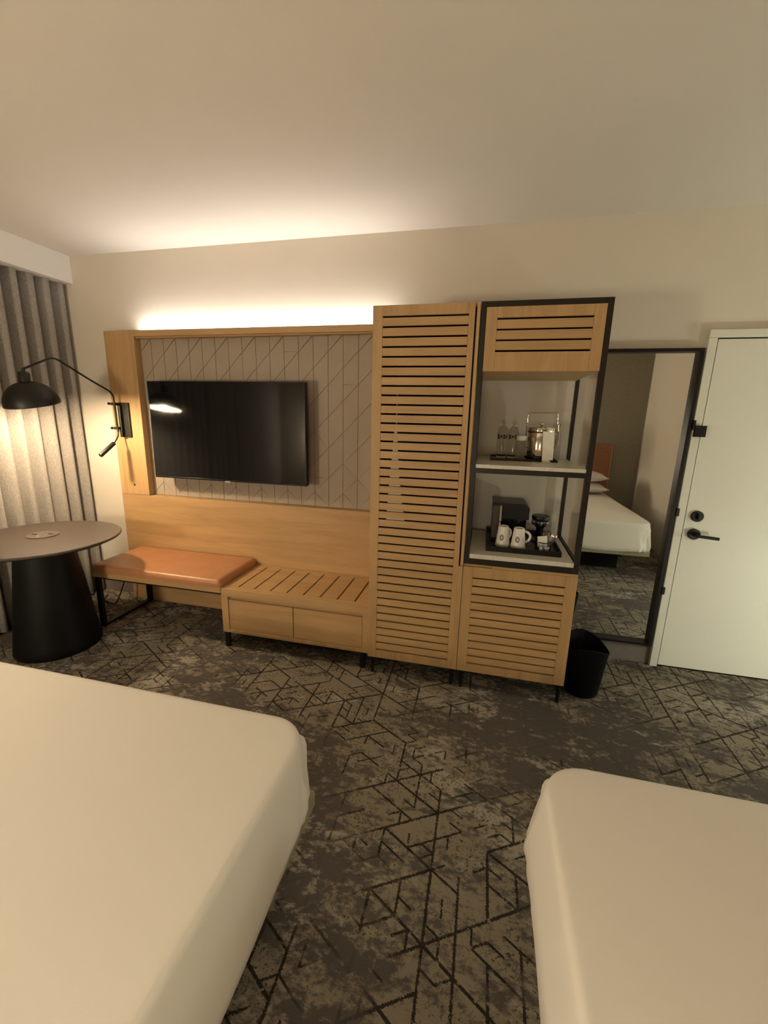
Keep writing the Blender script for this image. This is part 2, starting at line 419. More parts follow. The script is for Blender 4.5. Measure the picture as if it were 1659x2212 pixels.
# tiles: upright columns cut by long diagonals, a few horizontals
c = 0.1078; x0 = 0.575 - 3 * c; zb = .907; yf = -.0300; gp = .0016
cols = []
i = 0
while x0 + i * c < X1 - .002:
    xa = max(x0 + i * c, .268); xb = min(x0 + (i + 1) * c, X1)
    if xb - xa > .01: cols.append((i, xa, xb, x0 + i * c))
    i += 1
rng = random.Random(5)
for i, xa, xb, xo in cols:
    cuts = []
    for j in range(11):
        if (i - j) % 2 == 0:        # long rising diagonal
            cuts.append((j, zb + j * c, zb + (j + 1) * c))
        elif j == 0 or (j < 5 and i > 12 and rng.random() < .25):
            cuts.append((j, zb + (j + 1) * c, zb + j * c))
        elif rng.random() < .12:
            cuts.append((j, zb + j * c + c * .0, zb + j * c))
    cuts.sort()
    top = 2.086
    fl = lambda l, r, x: l + (r - l) * (x - xo) / c
    edges = [(zb, zb)] + [(fl(l, r, xa), fl(l, r, xb)) for _, l, r in cuts] + [(top, top)]
    for (l0, r0), (l1, r1) in zip(edges[:-1], edges[1:]):
        l1 = min(l1, top); r1 = min(r1, top)
        poly = [(xa + gp, l0 + gp * 1.2), (xb - gp, r0 + gp * 1.2), (xb - gp, r1 - gp * 1.2), (xa + gp, l1 - gp * 1.2)]
        if l1 - l0 < .012: poly = [poly[0], poly[1], poly[2]] if r1 - r0 > .02 else None
        elif r1 - r0 < .012: poly = [poly[0], poly[1], poly[3]]
        if poly is None: continue
        part('tile', prism_y(poly, yf, -.0255), 'tile', bk)
# LED light itself
al = bpy.data.lights.new('led_light', 'AREA'); al.shape = 'RECTANGLE'; al.size = X1 - .12; al.size_y = .012; al.energy = P_COVE; al.color = C_COVE
ao = bpy.data.objects.new('led_light', al); COL.objects.link(ao); ao.location = ((X1 + .10) / 2, -.040, 2.1295); ao.rotation_euler = (R(180), 0, 0)

# television
TX0, TX1, TZ0, TZ1 = .407, 1.644, 1.073, 1.777
t = thing('television', 'flat black television mounted on the tiled wall panel', 'television', ((TX0 + TX1) / 2, -.12, TZ0))
part('casing', boxg(TX0, TX1, -.156, -.112, TZ0, TZ1, .004), 'bezel', t)
part('screen', boxg(TX0 + .007, TX1 - .007, -.1600, -.1562, TZ0 + .012, TZ1 - .007), 'screen', t)
part('bezel', join(boxg(TX0, TX1, -.1615, -.1560, TZ0, TZ0 + .0115, .001), boxg(TX0, TX1, -.1615, -.1560, TZ1 - .0065, TZ1, .001),
     boxg(TX0, TX0 + .0065, -.1615, -.1560, TZ0, TZ1, .001), boxg(TX1 - .0065, TX1, -.1615, -.1560, TZ0, TZ1, .001)), 'bezel', t)
part('logo_plate', boxg(1.005, 1.045, -.163, -.1600, TZ0 - .008, TZ0 + .004, .001), 'logo', t, label='small grey badge under the screen')
part('wall_bracket', boxg(.80, 1.25, -.112, -.030, 1.25, 1.60), 'black_metal', t)

# ------------------------------------------------------------------ swing arm lamp
lx, ly = .052, -.752
l = thing('swing_arm_lamp', 'black swing arm wall lamp with dome shade over the table', 'lamp', (.12, YP, 1.36))
part('back_plate', boxg(.088, .163, -.104, YP - .0005, 1.362, 1.622, .002), 'lamp_black', l)
part('bracket', join(boxg(.062, .100, -.158, -.104, 1.600, 1.620, .002), boxg(.066, .104, -.158, -.104, 1.420, 1.440, .002), tube([(.080, -.140, 1.600), (.082, -.140, 1.440)], .0085), boxg(.092, .112, -.130, -.104, 1.362, 1.600, .002)), 'lamp_black', l)
for kz, kx in ((1.612, .064), (1.430, .068)):
    part('knob', join(tube([(kx, -.140, kz), (kx - .022, -.145, kz)], .0045), tube([(kx - .022, -.145, kz), (kx - .034, -.147, kz)], .010)), 'lamp_black', l, True, auto=40)
part('arm', tube([(.081, -.140, 1.430), (.078, -.140, 1.690), (.062, -.300, 1.768), (.048, -.545, 1.896), (lx, ly, 1.798)], .0065, 10, .045), 'lamp_black', l, True)
hr = part('handle_rod', tube([(.083, -.140, 1.425), (.085, -.140, 1.372), (.098, -.200, 1.320)], .0055, 10, .03), 'lamp_black', l, True)
part('handle_grip', tube([(.098, -.198, 1.322), (.0975, -.202, 1.319), (.091, -.325, 1.236), (.0905, -.328, 1.234)], [.006, .0155, .0155, .011], 14), 'lamp_black', l, True, auto=50)
part('socket', lathe([(.0, 0), (.022, 0), (.030, .008), (.030, .058), (.024, .066), (.010, .068), (.010, .085), (0, .085)], (lx, ly, 1.715), 24), 'lamp_black', l, True, auto=40)
prof = []
RD, HD = .148, .142
for k in range(15):
    a = k / 14 * math.pi / 2
    prof.append((RD * math.cos(a) if k < 14 else .024, HD * math.sin(a) ** .95))
outer = [(r, z) for r, z in prof]
def tilt(g, a=12, pv=(lx, ly, 1.716)):
    mt_ = Matrix.Translation(pv) @ Matrix.Rotation(R(a), 4, 'X') @ Matrix.Translation(-Vector(pv))
    return [tuple(mt_ @ Vector(v)) for v in g[0]], g[1]
part('lamp_shade', tilt(lathe(outer + [(.022, HD - .003)] + [(max(r - .004, .02), z - .003) for r, z in prof[::-1][1:]] + [(RD - .002, -.0005), (RD, 0)], (lx, ly, 1.584), 64, closed=False)), 'lamp_black', l, True, auto=50)
part('shade_lining', tilt(lathe([(max(r - .0055, .02), max(z - .0055, .001)) for r, z in prof], (lx, ly, 1.584), 64, closed=False)), 'lamp_white', l, True)
part('bulb', tilt(lathe([(0, -.035), (.018, -.032), (.030, -.020), (.034, 0), (.030, .020), (.018, .045), (.014, .07), (0, .07)], (lx, ly, 1.622), 24)), 'bulb', l, True)

# ------------------------------------------------------------------ curtains
def curtain(name, y0, y1, label):
    ny = int((y0 - y1) / .006); zs = [0.015, .3, .7, 1.1, 1.5, 1.9, 2.2, 2.4, 2.56]
    rg = random.Random(len(label)); wl = .113
    ph = [rg.uniform(-.5, .5) for _ in range(80)]
    V, F = [], []
    for a, z in enumerate(zs):
        tz = z / 2.56
        for k in range(ny + 1):
            y = y0 + (y1 - y0) * k / ny
            s = (y0 - y) / wl
            i = int(s); f = s - i
            pj = ph[i % 80] * (1 - f) + ph[(i + 1) % 80] * f
            amp = .058 * (1 - .25 * tz) * (1 + .25 * pj)
            th = 2 * math.pi * (s + .18 * pj * (1 - tz))
            wv = math.sin(th) + .22 * math.sin(2 * th + pj * 3)
            fade = 1.0
            x = -.420 + amp * wv * fade + .012 * pj * (1 - tz)
            V.append((x, y + .012 * math.cos(th) * .6, z))
    for a in range(len(zs) - 1):
        for k in range(ny):
            p = a * (ny + 1) + k; F.append((p, p + 1, p + ny + 2, p + ny + 1))
    c = part(name, (V, F), 'curtain', None, True)
    md = c.modifiers.new('thick', 'SOLIDIFY'); md.thickness = .004
    return tag(c, label, 'curtain', None)
curtain('curtain', -.022, -1.95, 'taupe pleated curtain hanging beside the cream wall and table')
curtain('curtain', -1.99, -3.80, 'taupe pleated curtain hanging beside the bed, nearer the headboards')

# ------------------------------------------------------------------ round table
tx, ty, tz, tr = .098, -.837, .755, .4385
t = thing('round_table', 'round dark table on a black cone pedestal', 'table', (tx, ty, 0))
top = part('table_top', lathe([(0, -.028), (tr - .030, -.028), (tr - .004, -.016), (tr, -.010), (tr, -.004), (tr - .004, 0), (0, 0)], (tx, ty, tz), 96), 'table_top', t, True, auto=30)
part('pedestal', lathe([(0, 0), (.244, 0), (.247, .006), (.240, .05), (.160, .70), (.158, .7265), (0, .7265)], (tx + .010, ty - .002, 0), 64), 'table_base', t, True, auto=40)
so = part('power_hub', lathe([(0, 0), (.088, 0), (.090, .003), (.088, .006), (.080, .0065), (0, .0065)], (tx - .035, ty + .035, tz), 48), 'grey_plate', top, True, auto=40)
for k in range(4):
    a = k * math.pi / 2 + .4
    px, py = tx - .035 + .048 * math.cos(a), ty + .035 + .048 * math.sin(a)
    part('socket', boxg(px - .016, px + .016, py - .008, py + .008, tz + .0062, tz + .0085, .001), 'foil' if k % 2 else 'black_plastic', top)

# ------------------------------------------------------------------ leather bench
b = thing('leather_bench', 'low bench with tan leather cushion on black sled leg', 'bench', (.68, -.33, 0))
def cushion(x0, x1, y0, y1, z0, z1, r=.03):
    bm = bmesh.new(); bmesh.ops.create_cube(bm, size=1)
    for v in bm.verts: v.co = Vector(((x0 + x1) / 2 + v.co.x * (x1 - x0), (y0 + y1) / 2 + v.co.y * (y1 - y0), (z0 + z1) / 2 + v.co.z * (z1 - z0)))
    tope = [e for e in bm.edges if all(v.co.z > (z0 + z1) / 2 for v in e.verts) or abs(e.verts[0].co.z - e.verts[1].co.z) > .01]
    bmesh.ops.bevel(bm, geom=tope, offset=r, segments=5, profile=.55, affect='EDGES')
    bm.verts.index_update()
    g = ([tuple(v.co) for v in bm.verts], [tuple(v.index for v in f.verts) for f in bm.faces]); bm.free(); return g
part('cushion', cushion(.135, 1.194, -.578, -.090, .428, .482, .034), 'leather', b, True, label='tan leather cushion', auto=50)
part('seat_frame', boxg(.150, 1.194, -.572, -.090, .388, .4278, .002), 'oak_x', b)
part('under_frame', join(boxg(.165, 1.190, -.566, -.540, .377, .3878), boxg(.165, 1.19, -.12, -.095, .377, .3878)), 'black_metal', b)
part('sled_leg', join(boxg(.165, .205, -.572, -.548, 0.0, .378, .002), boxg(.165, .205, -.120, -.096, 0.0, .378, .002), boxg(.165, .205, -.572, -.096, 0.0, .022, .002)), 'black_metal', b)

# ------------------------------------------------------------------ luggage bench
LX0, LX1, LYF, LZ = 1.198, 2.2225, -.573, .426
b = thing('luggage_bench', 'oak luggage bench with slatted top and two drawers', 'bench', ((LX0 + LX1) / 2, -.33, 0))
slx = [1.298 + .1165 * k for k in range(8)]
part('top_front_rail', boxg(LX0, LX1, LYF, -.519, .372, LZ, .0015), 'oak_x', b)
part('top_back_rail', boxg(LX0, LX1, -.134, -.090, .400, LZ, .0015), 'oak_x', b)
edges = [LX0] + slx + [LX1]
for k in range(9):
    a = edges[k] + (.0055 if k else 0); e = edges[k + 1] - (.0055 if k < 8 else 0)
    part('slat', boxg(a, e, -.5185, -.1345, .404, LZ - .0005, .0012), 'oak_x', b)
part('body', join(boxg(LX0, LX0 + .047, LYF, -.090, .111, .3715, .0015), boxg(2.181, LX1, LYF, -.090, .111, .3715, .0015), boxg(LX0 + .047, 2.181, LYF, -.090, .111, .136, .0015), boxg(LX0 + .047, 2.181, -.11, -.09, .136, .40)), 'oak_z', b)
part('shadow_sheet', boxg(LX0 + .047, 2.181, -.53, -.52, .136, .400), 'recess_shadow', b)  # near-black sheet painting the shade under the slatted top
for a, e in ((1.249, 1.7115), (1.7165, 2.1785)):
    part('drawer_front', boxg(a, e, LYF + .004, LYF + .022, .1385, .350, .0015), 'oak_x', b)
part('finger_pull', boxg(LX0 + .047, 2.181, LYF + .022, LYF + .034, .340, .3718), 'oak_x', b)
part('sled_leg', join(boxg(1.205, 1.237, -.568, -.545, 0.0, .1108, .002), boxg(1.205, 1.237, -.130, -.107, 0.0, .1108, .002), boxg(1.205, 1.237, -.545, -.130, .088, .1108)), 'black_metal', b)
part('sled_leg', join(boxg(2.165, 2.197, -.568, -.545, 0.0, .1108, .002), boxg(2.165, 2.197, -.130, -.107, 0.0, .1108, .002), boxg(2.165, 2.197, -.545, -.130, .088, .1108)), 'black_metal', b)

# cord under the leather bench
o = part('power_cord', tube([(.05, -.088, .33), (.06, -.12, .325), (.045, -.16, .28), (.02, -.20, .16), (.0, -.24, .05), (-.02, -.26, .006), (-.18, -.22, .006), (-.24, -.12, .006)], .0045, 8, .05), 'black_plastic', None, True)
tag(o, 'black power cord dangling under the leather bench', 'cord')

# ------------------------------------------------------------------ wardrobe
CY = -.61
def slatted(parent, x0, x1, sx0, sx1, z0, z1, zslots, slot=.0092, yth=.019):
    d = part('door', join(boxg(x0, sx0, CY, CY + yth, z0, z1, .0012), boxg(sx1, x1, CY, CY + yth, z0, z1, .0012),
         boxg(sx0 + .0004, sx1 - .0004, CY + .0006, CY + yth, z0, zslots[-1] - slot / 2, .0008), boxg(sx0 + .0004, sx1 - .0004, CY + .0006, CY + yth, zslots[0] + slot / 2, z1, .0008)), 'oak_z', parent)
    ps = zslots[0] - zslots[1]
    first = None
    for k in range(len(zslots) - 1):
        zc0 = zslots[k + 1] + slot / 2; zc1 = zslots[k] - slot / 2
        if first is None:
            first = part('slat', boxg(sx0 + .0004, sx1 - .0004, CY + .0008, CY + .0158, zc0, zc1, .001, 1), 'oak_x', d)
            o0 = WO[first]
        else:
            dup(first, (o0.x, o0.y, zc0), d)
    return d
wd = thing('wardrobe', 'tall oak wardrobe with horizontal slatted door', 'wardrobe', (2.5, -.33, 0))
part('carcass', join(boxg(2.2265, 2.244, CY + .0205, -.004, .117, 2.119, .001), boxg(2.7535, 2.7695, CY, -.004, .766, 2.119, .001), boxg(2.7535, 2.7695, CY + .0205, -.004, .117, .766),
     boxg(2.244, 2.7535, CY + .0205, -.004, .117, .135), boxg(2.244, 2.7535, CY + .0205, -.004, 2.101, 2.119), boxg(2.2445, 2.753, -.018, -.004, .135, 2.10)), 'oak_z', wd)
part('shadow_lining', join(boxg(2.2445, 2.753, -.035, -.02, .136, 2.10), boxg(2.2445, 2.25, CY + .025, -.035, .136, 2.10), boxg(2.7455, 2.7530, CY + .006, -.035, .136, 2.10), boxg(2.25, 2.7455, CY + .03, -.035, .136, .14), boxg(2.25, 2.7455, CY + .03, -.035, 2.092, 2.10)), 'recess_shadow', wd)  # near-black sheets so the slots show painted shade, not an oak interior
zs = [2.064 - k * (2.064 - .173) / 39 for k in range(40)]
dr = slatted(wd, 2.2275, 2.7445, 2.279, 2.715, .117, 2.119, zs)
part('door_edge', boxg(2.7447, 2.7695, CY, CY + .019, .117, .763, .001), 'oak_z', wd)
for fx in (2.252, 2.742):
    for fy in (CY + .03, -.06):
        part('leg', lathe([(.010, 0), (.014, .117)], (fx, fy, 0), 16), 'black_metal', wd, True, auto=40)
# white cloth bag hanging just inside the slatted door
bag = thing('cloth_bag', 'white cloth bag showing between the wardrobe slats', 'bag', (2.36, CY + .05, .985))
part('bag_body', prism_y([(2.318, .985), (2.425, .985), (2.405, 1.10), (2.385, 1.25), (2.373, 1.40), (2.366, 1.50), (2.352, 1.50), (2.345, 1.38), (2.330, 1.20)], CY + .024, CY + .060), 'pillow', bag)
part('drawstring', tube([(2.359, CY + .042, 1.498), (2.359, CY + .042, 1.70)], .003, 8), 'pillow', bag)

# ------------------------------------------------------------------ lower slatted cabinet
CX0, CX1 = 2.7715, 3.3655
cb = thing('slatted_cabinet', 'low oak cabinet with slatted door under the open shelves', 'cabinet', (3.07, -.33, 0))
part('carcass', join(boxg(CX0, CX0 + .018, CY + .0205, -.016, .117, .7795, .001), boxg(CX1 - .018, CX1, CY + .0205, -.016, .117, .7795, .001), boxg(CX0 + .018, CX1 - .018, CY + .0205, -.016, .117, .135), boxg(CX0 + .018, CX1 - .018, CY + .0205, -.016, .7615, .7795), boxg(CX0 + .018, CX1 - .018, -.034, -.016, .135, .7615)), 'oak_z', cb)
part('shadow_lining', join(boxg(CX0 + .0185, CX1 - .0185, -.05, -.036, .136, .761), boxg(CX0 + .0185, CX0 + .024, CY + .025, -.05, .136, .761), boxg(CX1 - .024, CX1 - .0185, CY + .025, -.05, .136, .761), boxg(CX0 + .024, CX1 - .024, CY + .03, -.05, .136, .142)), 'recess_shadow', cb)  # shade behind the slots, painted as near-black inner sheets
zs = [.699 - k * (.699 - .172) / 11 for k in range(12)]
dr = slatted(cb, CX0 + .0005, CX1, 2.826, 3.308, .117, .764, zs, .0085)
part('top_strip', join(boxg(2.925, CX1, CY, CY + .019, .765, .7795, .001)), 'oak_x', cb)
part('finger_pull', boxg(CX0 + .002, 2.924, CY + .012, CY + .019, .765, .7795), 'oak_x', cb)
for fx in (2.80, 3.345):
    for fy in (CY + .02, -.06):
        part('leg', lathe([(.010, 0), (.014, .117)], (fx, fy, 0), 16), 'black_metal', cb, True, auto=40)

# ------------------------------------------------------------------ open shelf frame
sh = thing('open_shelf_frame', 'dark metal frame with two pale stone shelves', 'shelf', (3.07, -.33, .78))
T = .0265
xl, xr, yb_ = 2.7725, 3.3645, -.040
ZB, ZT = .7805, 2.1205
for x in (xl, xr - T):
    part('post', boxg(x, x + T, CY, CY + T, ZB, ZT, .001), 'black_frame', sh)
    part('post', boxg(x, x + T * .8, yb_ - T, yb_, ZB, ZT, .001), 'black_frame', sh)
def rails(z0, z1, nm, back=True):
    part(nm, boxg(xl + T, xr - T, CY, CY + T, z0, z1, .001), 'black_frame', sh)
    if back: part(nm, boxg(xl + T, xr - T, yb_ - T, yb_, z0, z1, .001), 'black_frame', sh)
rails(ZB, .8125, 'rail'); rails(1.287, 1.3125, 'rail'); rails(2.0955, ZT, 'rail')
for x in (xl, xr - T):
    part('rail', boxg(x + .004, x + T - .004, CY + T, yb_ - T, ZB, .8125, .001), 'black_frame', sh)
    part('rail', boxg(x + .004, x + T - .004, CY + T, yb_ - T, 1.287, 1.3125, .001), 'black_frame', sh)
    part('rail', boxg(x + .002, x + T - .002, CY + T, yb_ - T, 2.0955, ZT, .001), 'black_frame', sh)
part('rail', boxg(xr - T + .004, xr - .006, CY + T, yb_ - T, .8128, .846, .001), 'black_frame', sh)
part('shelf_board', join(boxg(xl + T - .001, xr - T + .001, CY + .004, yb_ - T, .8128, .8385, .0015)), 'stone', sh, label='pale stone shelf board')
part('shelf_board', join(boxg(xl + T - .001, xr - T + .001, CY + .004, yb_ - T, 1.3128, 1.3325, .0015)), 'stone', sh, label='pale stone shelf board')
# upper cabinet box in the frame
uc = thing('upper_cabinet', 'small oak cabinet with slatted front at the top of the frame', 'cabinet', (3.07, -.33, 1.798))
part('carcass', join(boxg(xl + T + .0005, xl + T + .017, CY + .0205, yb_ - T - .001, 1.798, 2.0945), boxg(xr - T - .017, xr - T - .0005, CY + .0205, yb_ - T - .001, 1.798, 2.0945), boxg(xl + T + .017, xr - T - .017, CY + .0205, yb_ - T - .001, 1.798, 1.814), boxg(xl + T + .017, xr - T - .017, -.09, yb_ - T - .001, 1.814, 2.0945), boxg(xl + T + .017, xr - T - .017, CY + .0205, -.09, 2.080, 2.0945)), 'oak_x', uc)
part('shadow_lining', join(boxg(xl + T + .0175, xr - T - .0175, -.11, -.095, 1.815, 2.079), boxg(xl + T + .0175, xl + T + .022, CY + .025, -.11, 1.815, 2.079), boxg(xr - T - .022, xr - T - .0175, CY + .025, -.11, 1.815, 2.079), boxg(xl + T + .022, xr - T - .022, CY + .03, -.11, 2.07, 2.079)), 'recess_shadow', uc)  # inner sheets coloured near black for the shade behind the slots
slatted(uc, xl + T + .0005, xr - T - .0005, 2.852, 3.287, 1.798, 2.0945, [2.041, 1.991, 1.942, 1.893])

# ------------------------------------------------------------------ things on the upper shelf
Z1 = 1.3325
tr_ = thing('serving_tray', 'thin black tray under the bottles and ice bucket', 'tray', (3.06, -.2, Z1))
part('tray_base', boxg(2.875, 3.245, -.325, -.085, Z1, Z1 + .004, .001), 'black_plastic', tr_)
part('tray_rim', join(boxg(2.875, 3.245, -.325, -.320, Z1 + .004, Z1 + .013), boxg(2.875, 3.245, -.090, -.085, Z1 + .004, Z1 + .013), boxg(2.875, 2.880, -.320, -.090, Z1 + .004, Z1 + .013), boxg(3.240, 3.245, -.320, -.090, Z1 + .004, Z1 + .013)), 'black_plastic', tr_)
ZT1 = Z1 + .0045
def bottle(cx, cy, label):
    b = thing('water_bottle', label, 'bottle', (cx, cy, ZT1), 'water bottles on the upper shelf')
    pr = [(0, 0), (.026, 0), (.030, .004), (.0305, .012)]
    for k in range(7): pr += [(.0305, .016 + k * .010), (.0292, .021 + k * .010)]
    pr += [(.0305, .090), (.0305, .140), (.028, .155), (.020, .175), (.0135, .187), (.0125, .190), (.0125, .196), (0, .196)]
    part('bottle_body', lathe(pr, (cx, cy, ZT1), 28), 'water', b, True)
    part('cap', lathe([(0, .190), (.0145, .190), (.0145, .206), (.012, .208), (0, .208)], (cx, cy, ZT1), 24), 'water', b, True, auto=40)
    lb = part('bottle_label', lathe([(.0309, .112), (.0309, .142)], (cx, cy, ZT1), 36, closed=False), 'wrapped', b, True)
    for k, (a0, a1) in enumerate(((-150, -122), (-112, -92), (-82, -60), (-50, -30))):
        V, F = [], []
        for i in range(5):
            a = R(a0 + (a1 - a0) * i / 4)
            for z in ((.114, .140) if k % 2 == 0 else (.120, .136)): V.append((cx + .0316 * math.cos(a), cy + .0316 * math.sin(a), ZT1 + z))
        for i in range(4): F.append((2 * i, 2 * i + 2, 2 * i + 3, 2 * i + 1))
        part('label_print', (V, F), 'print', lb)
bottle(2.938, -.185, 'clear water bottle with dark label, nearer the wardrobe')
bottle(3.004, -.170, 'clear water bottle with dark label, beside the wrapped glass')
gl = thing('wrapped_glass', 'drinking glass in frosted wrap beside the ice bucket', 'glass', (3.041, -.275, ZT1))
part('tumbler', lathe([(0, 0), (.026, 0), (.0275, .004), (.0285, .125), (.0275, .125), (.0255, .006), (0, .006)], (3.041, -.275, ZT1), 28), 'wrapped', gl, True, auto=40)
part('paper_cap', lathe([(.0292, .112), (.0295, .134), (.0275, .138), (0, .138)], (3.041, -.275, ZT1), 28, closed=False), 'paper', gl, True, auto=40)
bx, by = 3.155, -.215
ib = thing('ice_bucket', 'chrome ice bucket with lid, knob and raised bail handle', 'ice bucket', (bx, by, ZT1))
part('base_ring', lathe([(0, 0), (.070, 0), (.072, .004), (.072, .020), (0, .020)], (bx, by, ZT1), 48), 'black_plastic', ib, True, auto=40)
part('bucket_body', lathe([(.0, .020), (.071, .020), (.073, .026), (.0735, .155), (.071, .160), (0, .160)], (bx, by, ZT1), 64), 'chrome', ib, True, auto=40)
ld = part('lid', lathe([(0, .1605), (.0755, .1605), (.0765, .166), (.0765, .182), (.073, .188), (.030, .194), (0, .195)], (bx, by, ZT1), 64), 'chrome', ib, True, auto=35)
part('lid_band', lathe([(.0768, .159), (.0775, .161), (.0768, .1645)], (bx, by, ZT1), 64, closed=False), 'black_plastic', ld, True)
part('lid_knob', lathe([(0, .195), (.006, .195), (.006, .199), (.013, .204), (.014, .209), (.009, .214), (0, .215)], (bx, by, ZT1), 24), 'chrome', ld, True)
part('bail_handle', tube([(bx - .083, by, ZT1 + .070), (bx - .084, by, ZT1 + .27), (bx + .084, by, ZT1 + .272), (bx + .083, by, ZT1 + .070)], .0032, 10, .022), 'chrome', ib, True)
for s in (-1, 1):
    part('pivot', tube([(bx + s * .072, by, ZT1 + .075), (bx + s * .089, by, ZT1 + .075)], .006, 12), 'chrome', ib, True, auto=40)
part('tongs', join(boxg(bx + .090, bx + .100, by - .012, by + .006, ZT1 + .085, ZT1 + .205, .002), boxg(bx + .088, bx + .106, by - .014, by + .008, ZT1 + .180, ZT1 + .207, .002)), 'chrome', ib)
cdv = [(3.160, -.318, Z1), (3.219, -.312, Z1), (3.214, -.298, 1.502), (3.152, -.304, 1.504)]
V = cdv + [(x + .001, y + .004, z) for x, y, z in cdv]
o = part('paper_card', (V, [(0, 1, 2, 3), (7, 6, 5, 4), (0, 4, 5, 1), (1, 5, 6, 2), (2, 6, 7, 3), (3, 7, 4, 0)]), 'paper')
o.location.z += .0135 if False else 0
tag(o, 'plain pale paper card leaning against the chrome ice bucket', 'card')
for v in o.data.vertices: v.co.y -= .012

# ------------------------------------------------------------------ things on the lower shelf
Z2 = .8385
ct = thing('coffee_tray', 'deep black tray holding the coffee things', 'tray', (3.08, -.31, Z2))
part('tray_base', boxg(2.892, 3.282, -.520, -.085, Z2, Z2 + .005, .001), 'black_plastic', ct)
part('tray_rim', join(boxg(2.886, 3.288, -.526, -.519, Z2, Z2 + .030, .001), boxg(2.886, 3.288, -.086, -.079, Z2, Z2 + .030, .001), boxg(2.886, 2.893, -.519, -.086, Z2, Z2 + .030, .001), boxg(3.281, 3.288, -.519, -.086, Z2, Z2 + .030, .001)), 'black_plastic', ct)
ZT2 = Z2 + .0055
cm = thing('coffee_maker', 'boxy black single serve coffee maker behind the mugs', 'coffee maker', (3.01, -.2, ZT2))
part('housing', join(prism_y([(2.972, .985), (3.124, .985), (3.124, 1.055), (3.100, 1.079), (2.972, 1.079)], -.315, -.10), boxg(2.972, 3.124, -.190, -.10, ZT2, .985, .002), boxg(2.912, 2.972, -.315, -.10, 1.062, 1.079, .002)), 'black_plastic', cm)
part('water_tank', boxg(2.914, 2.953, -.300, -.105, ZT2 + .012, 1.0615, .004), 'grey_plate', cm)
part('tank_stripe', join(boxg(2.955, 2.968, -.303, -.16, .965, 1.060, .001), boxg(2.955, 2.966, -.303, -.16, ZT2 + .04, .957, .001)), 'paper', cm)
part('drip_tray', boxg(2.914, 3.124, -.315, -.195, ZT2, ZT2 + .012, .002), 'black_plastic', cm)
part('brew_head', lathe([(0, 0), (.035, 0), (.042, .01), (.042, .035), (0, .035)], (3.05, -.255, .950), 32), 'black_plastic', cm, True, auto=40)
def mug(cx, cy, hang, label):
    m = thing('white_mug', label, 'mug', (cx, cy, ZT2), 'mugs turned upside down on the coffee tray')
    H = .118
    bd = part('mug_body', lathe([(.0385, .004), (.041, 0), (.0425, .003), (.041, .012), (.0300, H - .006), (.0285, H - .001), (.026, H), (.0245, H - .003), (0, H - .004)], (cx, cy, ZT2), 48, closed=False), 'white', m, True, auto=50)
    a = R(hang); dx, dy = math.cos(a), math.sin(a)
    part('handle', tube([(cx + .031 * dx, cy + .031 * dy, ZT2 + .100), (cx + .055 * dx, cy + .055 * dy, ZT2 + .090), (cx + .068 * dx, cy + .068 * dy, ZT2 + .070), (cx + .060 * dx, cy + .060 * dy, ZT2 + .045), (cx + .037 * dx, cy + .037 * dy, ZT2 + .032)], .0075, 10, .02), 'white', m, True)
    def rad(z): return .041 + (.030 - .041) * (z - .012) / (H - .018) + .0006
    def patch(name, rx, rz, a0, zc, extra, mat):
        V, F = [(0, 0, 0)], []
        pts = [(0, 0)] + [(math.cos(2 * math.pi * k / 28) * rx, math.sin(2 * math.pi * k / 28) * rz) for k in range(28)]
        V = []
        for s, zz in pts:
            r = rad(zc + zz) + extra; aa = R(a0) + s / r
            V.append((cx + r * math.cos(aa), cy + r * math.sin(aa), ZT2 + zc + zz))
        F = [(0, k + 1, (k + 1) % 28 + 1) for k in range(28)]
        return part(name, (V, F), mat, bd)
    e0 = math.degrees(math.atan2(-2.2, -.55))
    patch('emblem', .0125, .0185, e0, .056, .0002, 'greyprint')
    patch('emblem_centre', .0045, .0095, e0 + 2, .058, .0006, 'white')
    patch('emblem_mark', .0018, .0065, e0 + 2, .061, .0010, 'greyprint')
mug(2.980, -.405, 48, 'white upside-down mug with oval emblem, beside the water tank')
mug(3.066, -.425, 12, 'white upside-down mug with oval emblem, nearer the packet basket')
kx, ky = 3.204, -.452
wb = thing('wire_basket', 'small brown wire basket of packets and creamers', 'basket', (kx, ky, ZT2))
def ring(cx, cy, z, r, t=.0018, seg=36):
    return tube([(cx + r * math.cos(2 * math.pi * k / seg), cy + r * math.sin(2 * math.pi * k / seg), z) for k in range(seg + 1)], t, 6)
part('rim_wire', ring(kx, ky, ZT2 + .056, .040, .0028), 'black_frame', wb, True)
part('base_wire', ring(kx, ky, ZT2 + .003, .033), 'black_frame', wb, True)
for k in range(10):
    a = 2 * math.pi * k / 10
    part('wire', tube([(kx + .033 * math.cos(a), ky + .033 * math.sin(a), ZT2 + .003), (kx + .040 * math.cos(a), ky + .040 * math.sin(a), ZT2 + .056)], .0011, 5), 'black_frame', wb)
for k, (dx, dy) in enumerate(((-.015, -.012), (.013, -.014), (.0, .012), (.020, .010))):
    c = part('creamer_cup', lathe([(0, 0), (.0085, 0), (.0105, .004), (.0125, .020), (.0145, .021), (.0145, .0225), (0, .0225)], (kx + dx, ky + dy, ZT2 + .006 + .003 * (k % 2)), 20), 'white', None, True, auto=40)
    tag(c, 'tiny white creamer cup in the bottom of the wire basket', 'creamer', 'creamers in the wire basket')
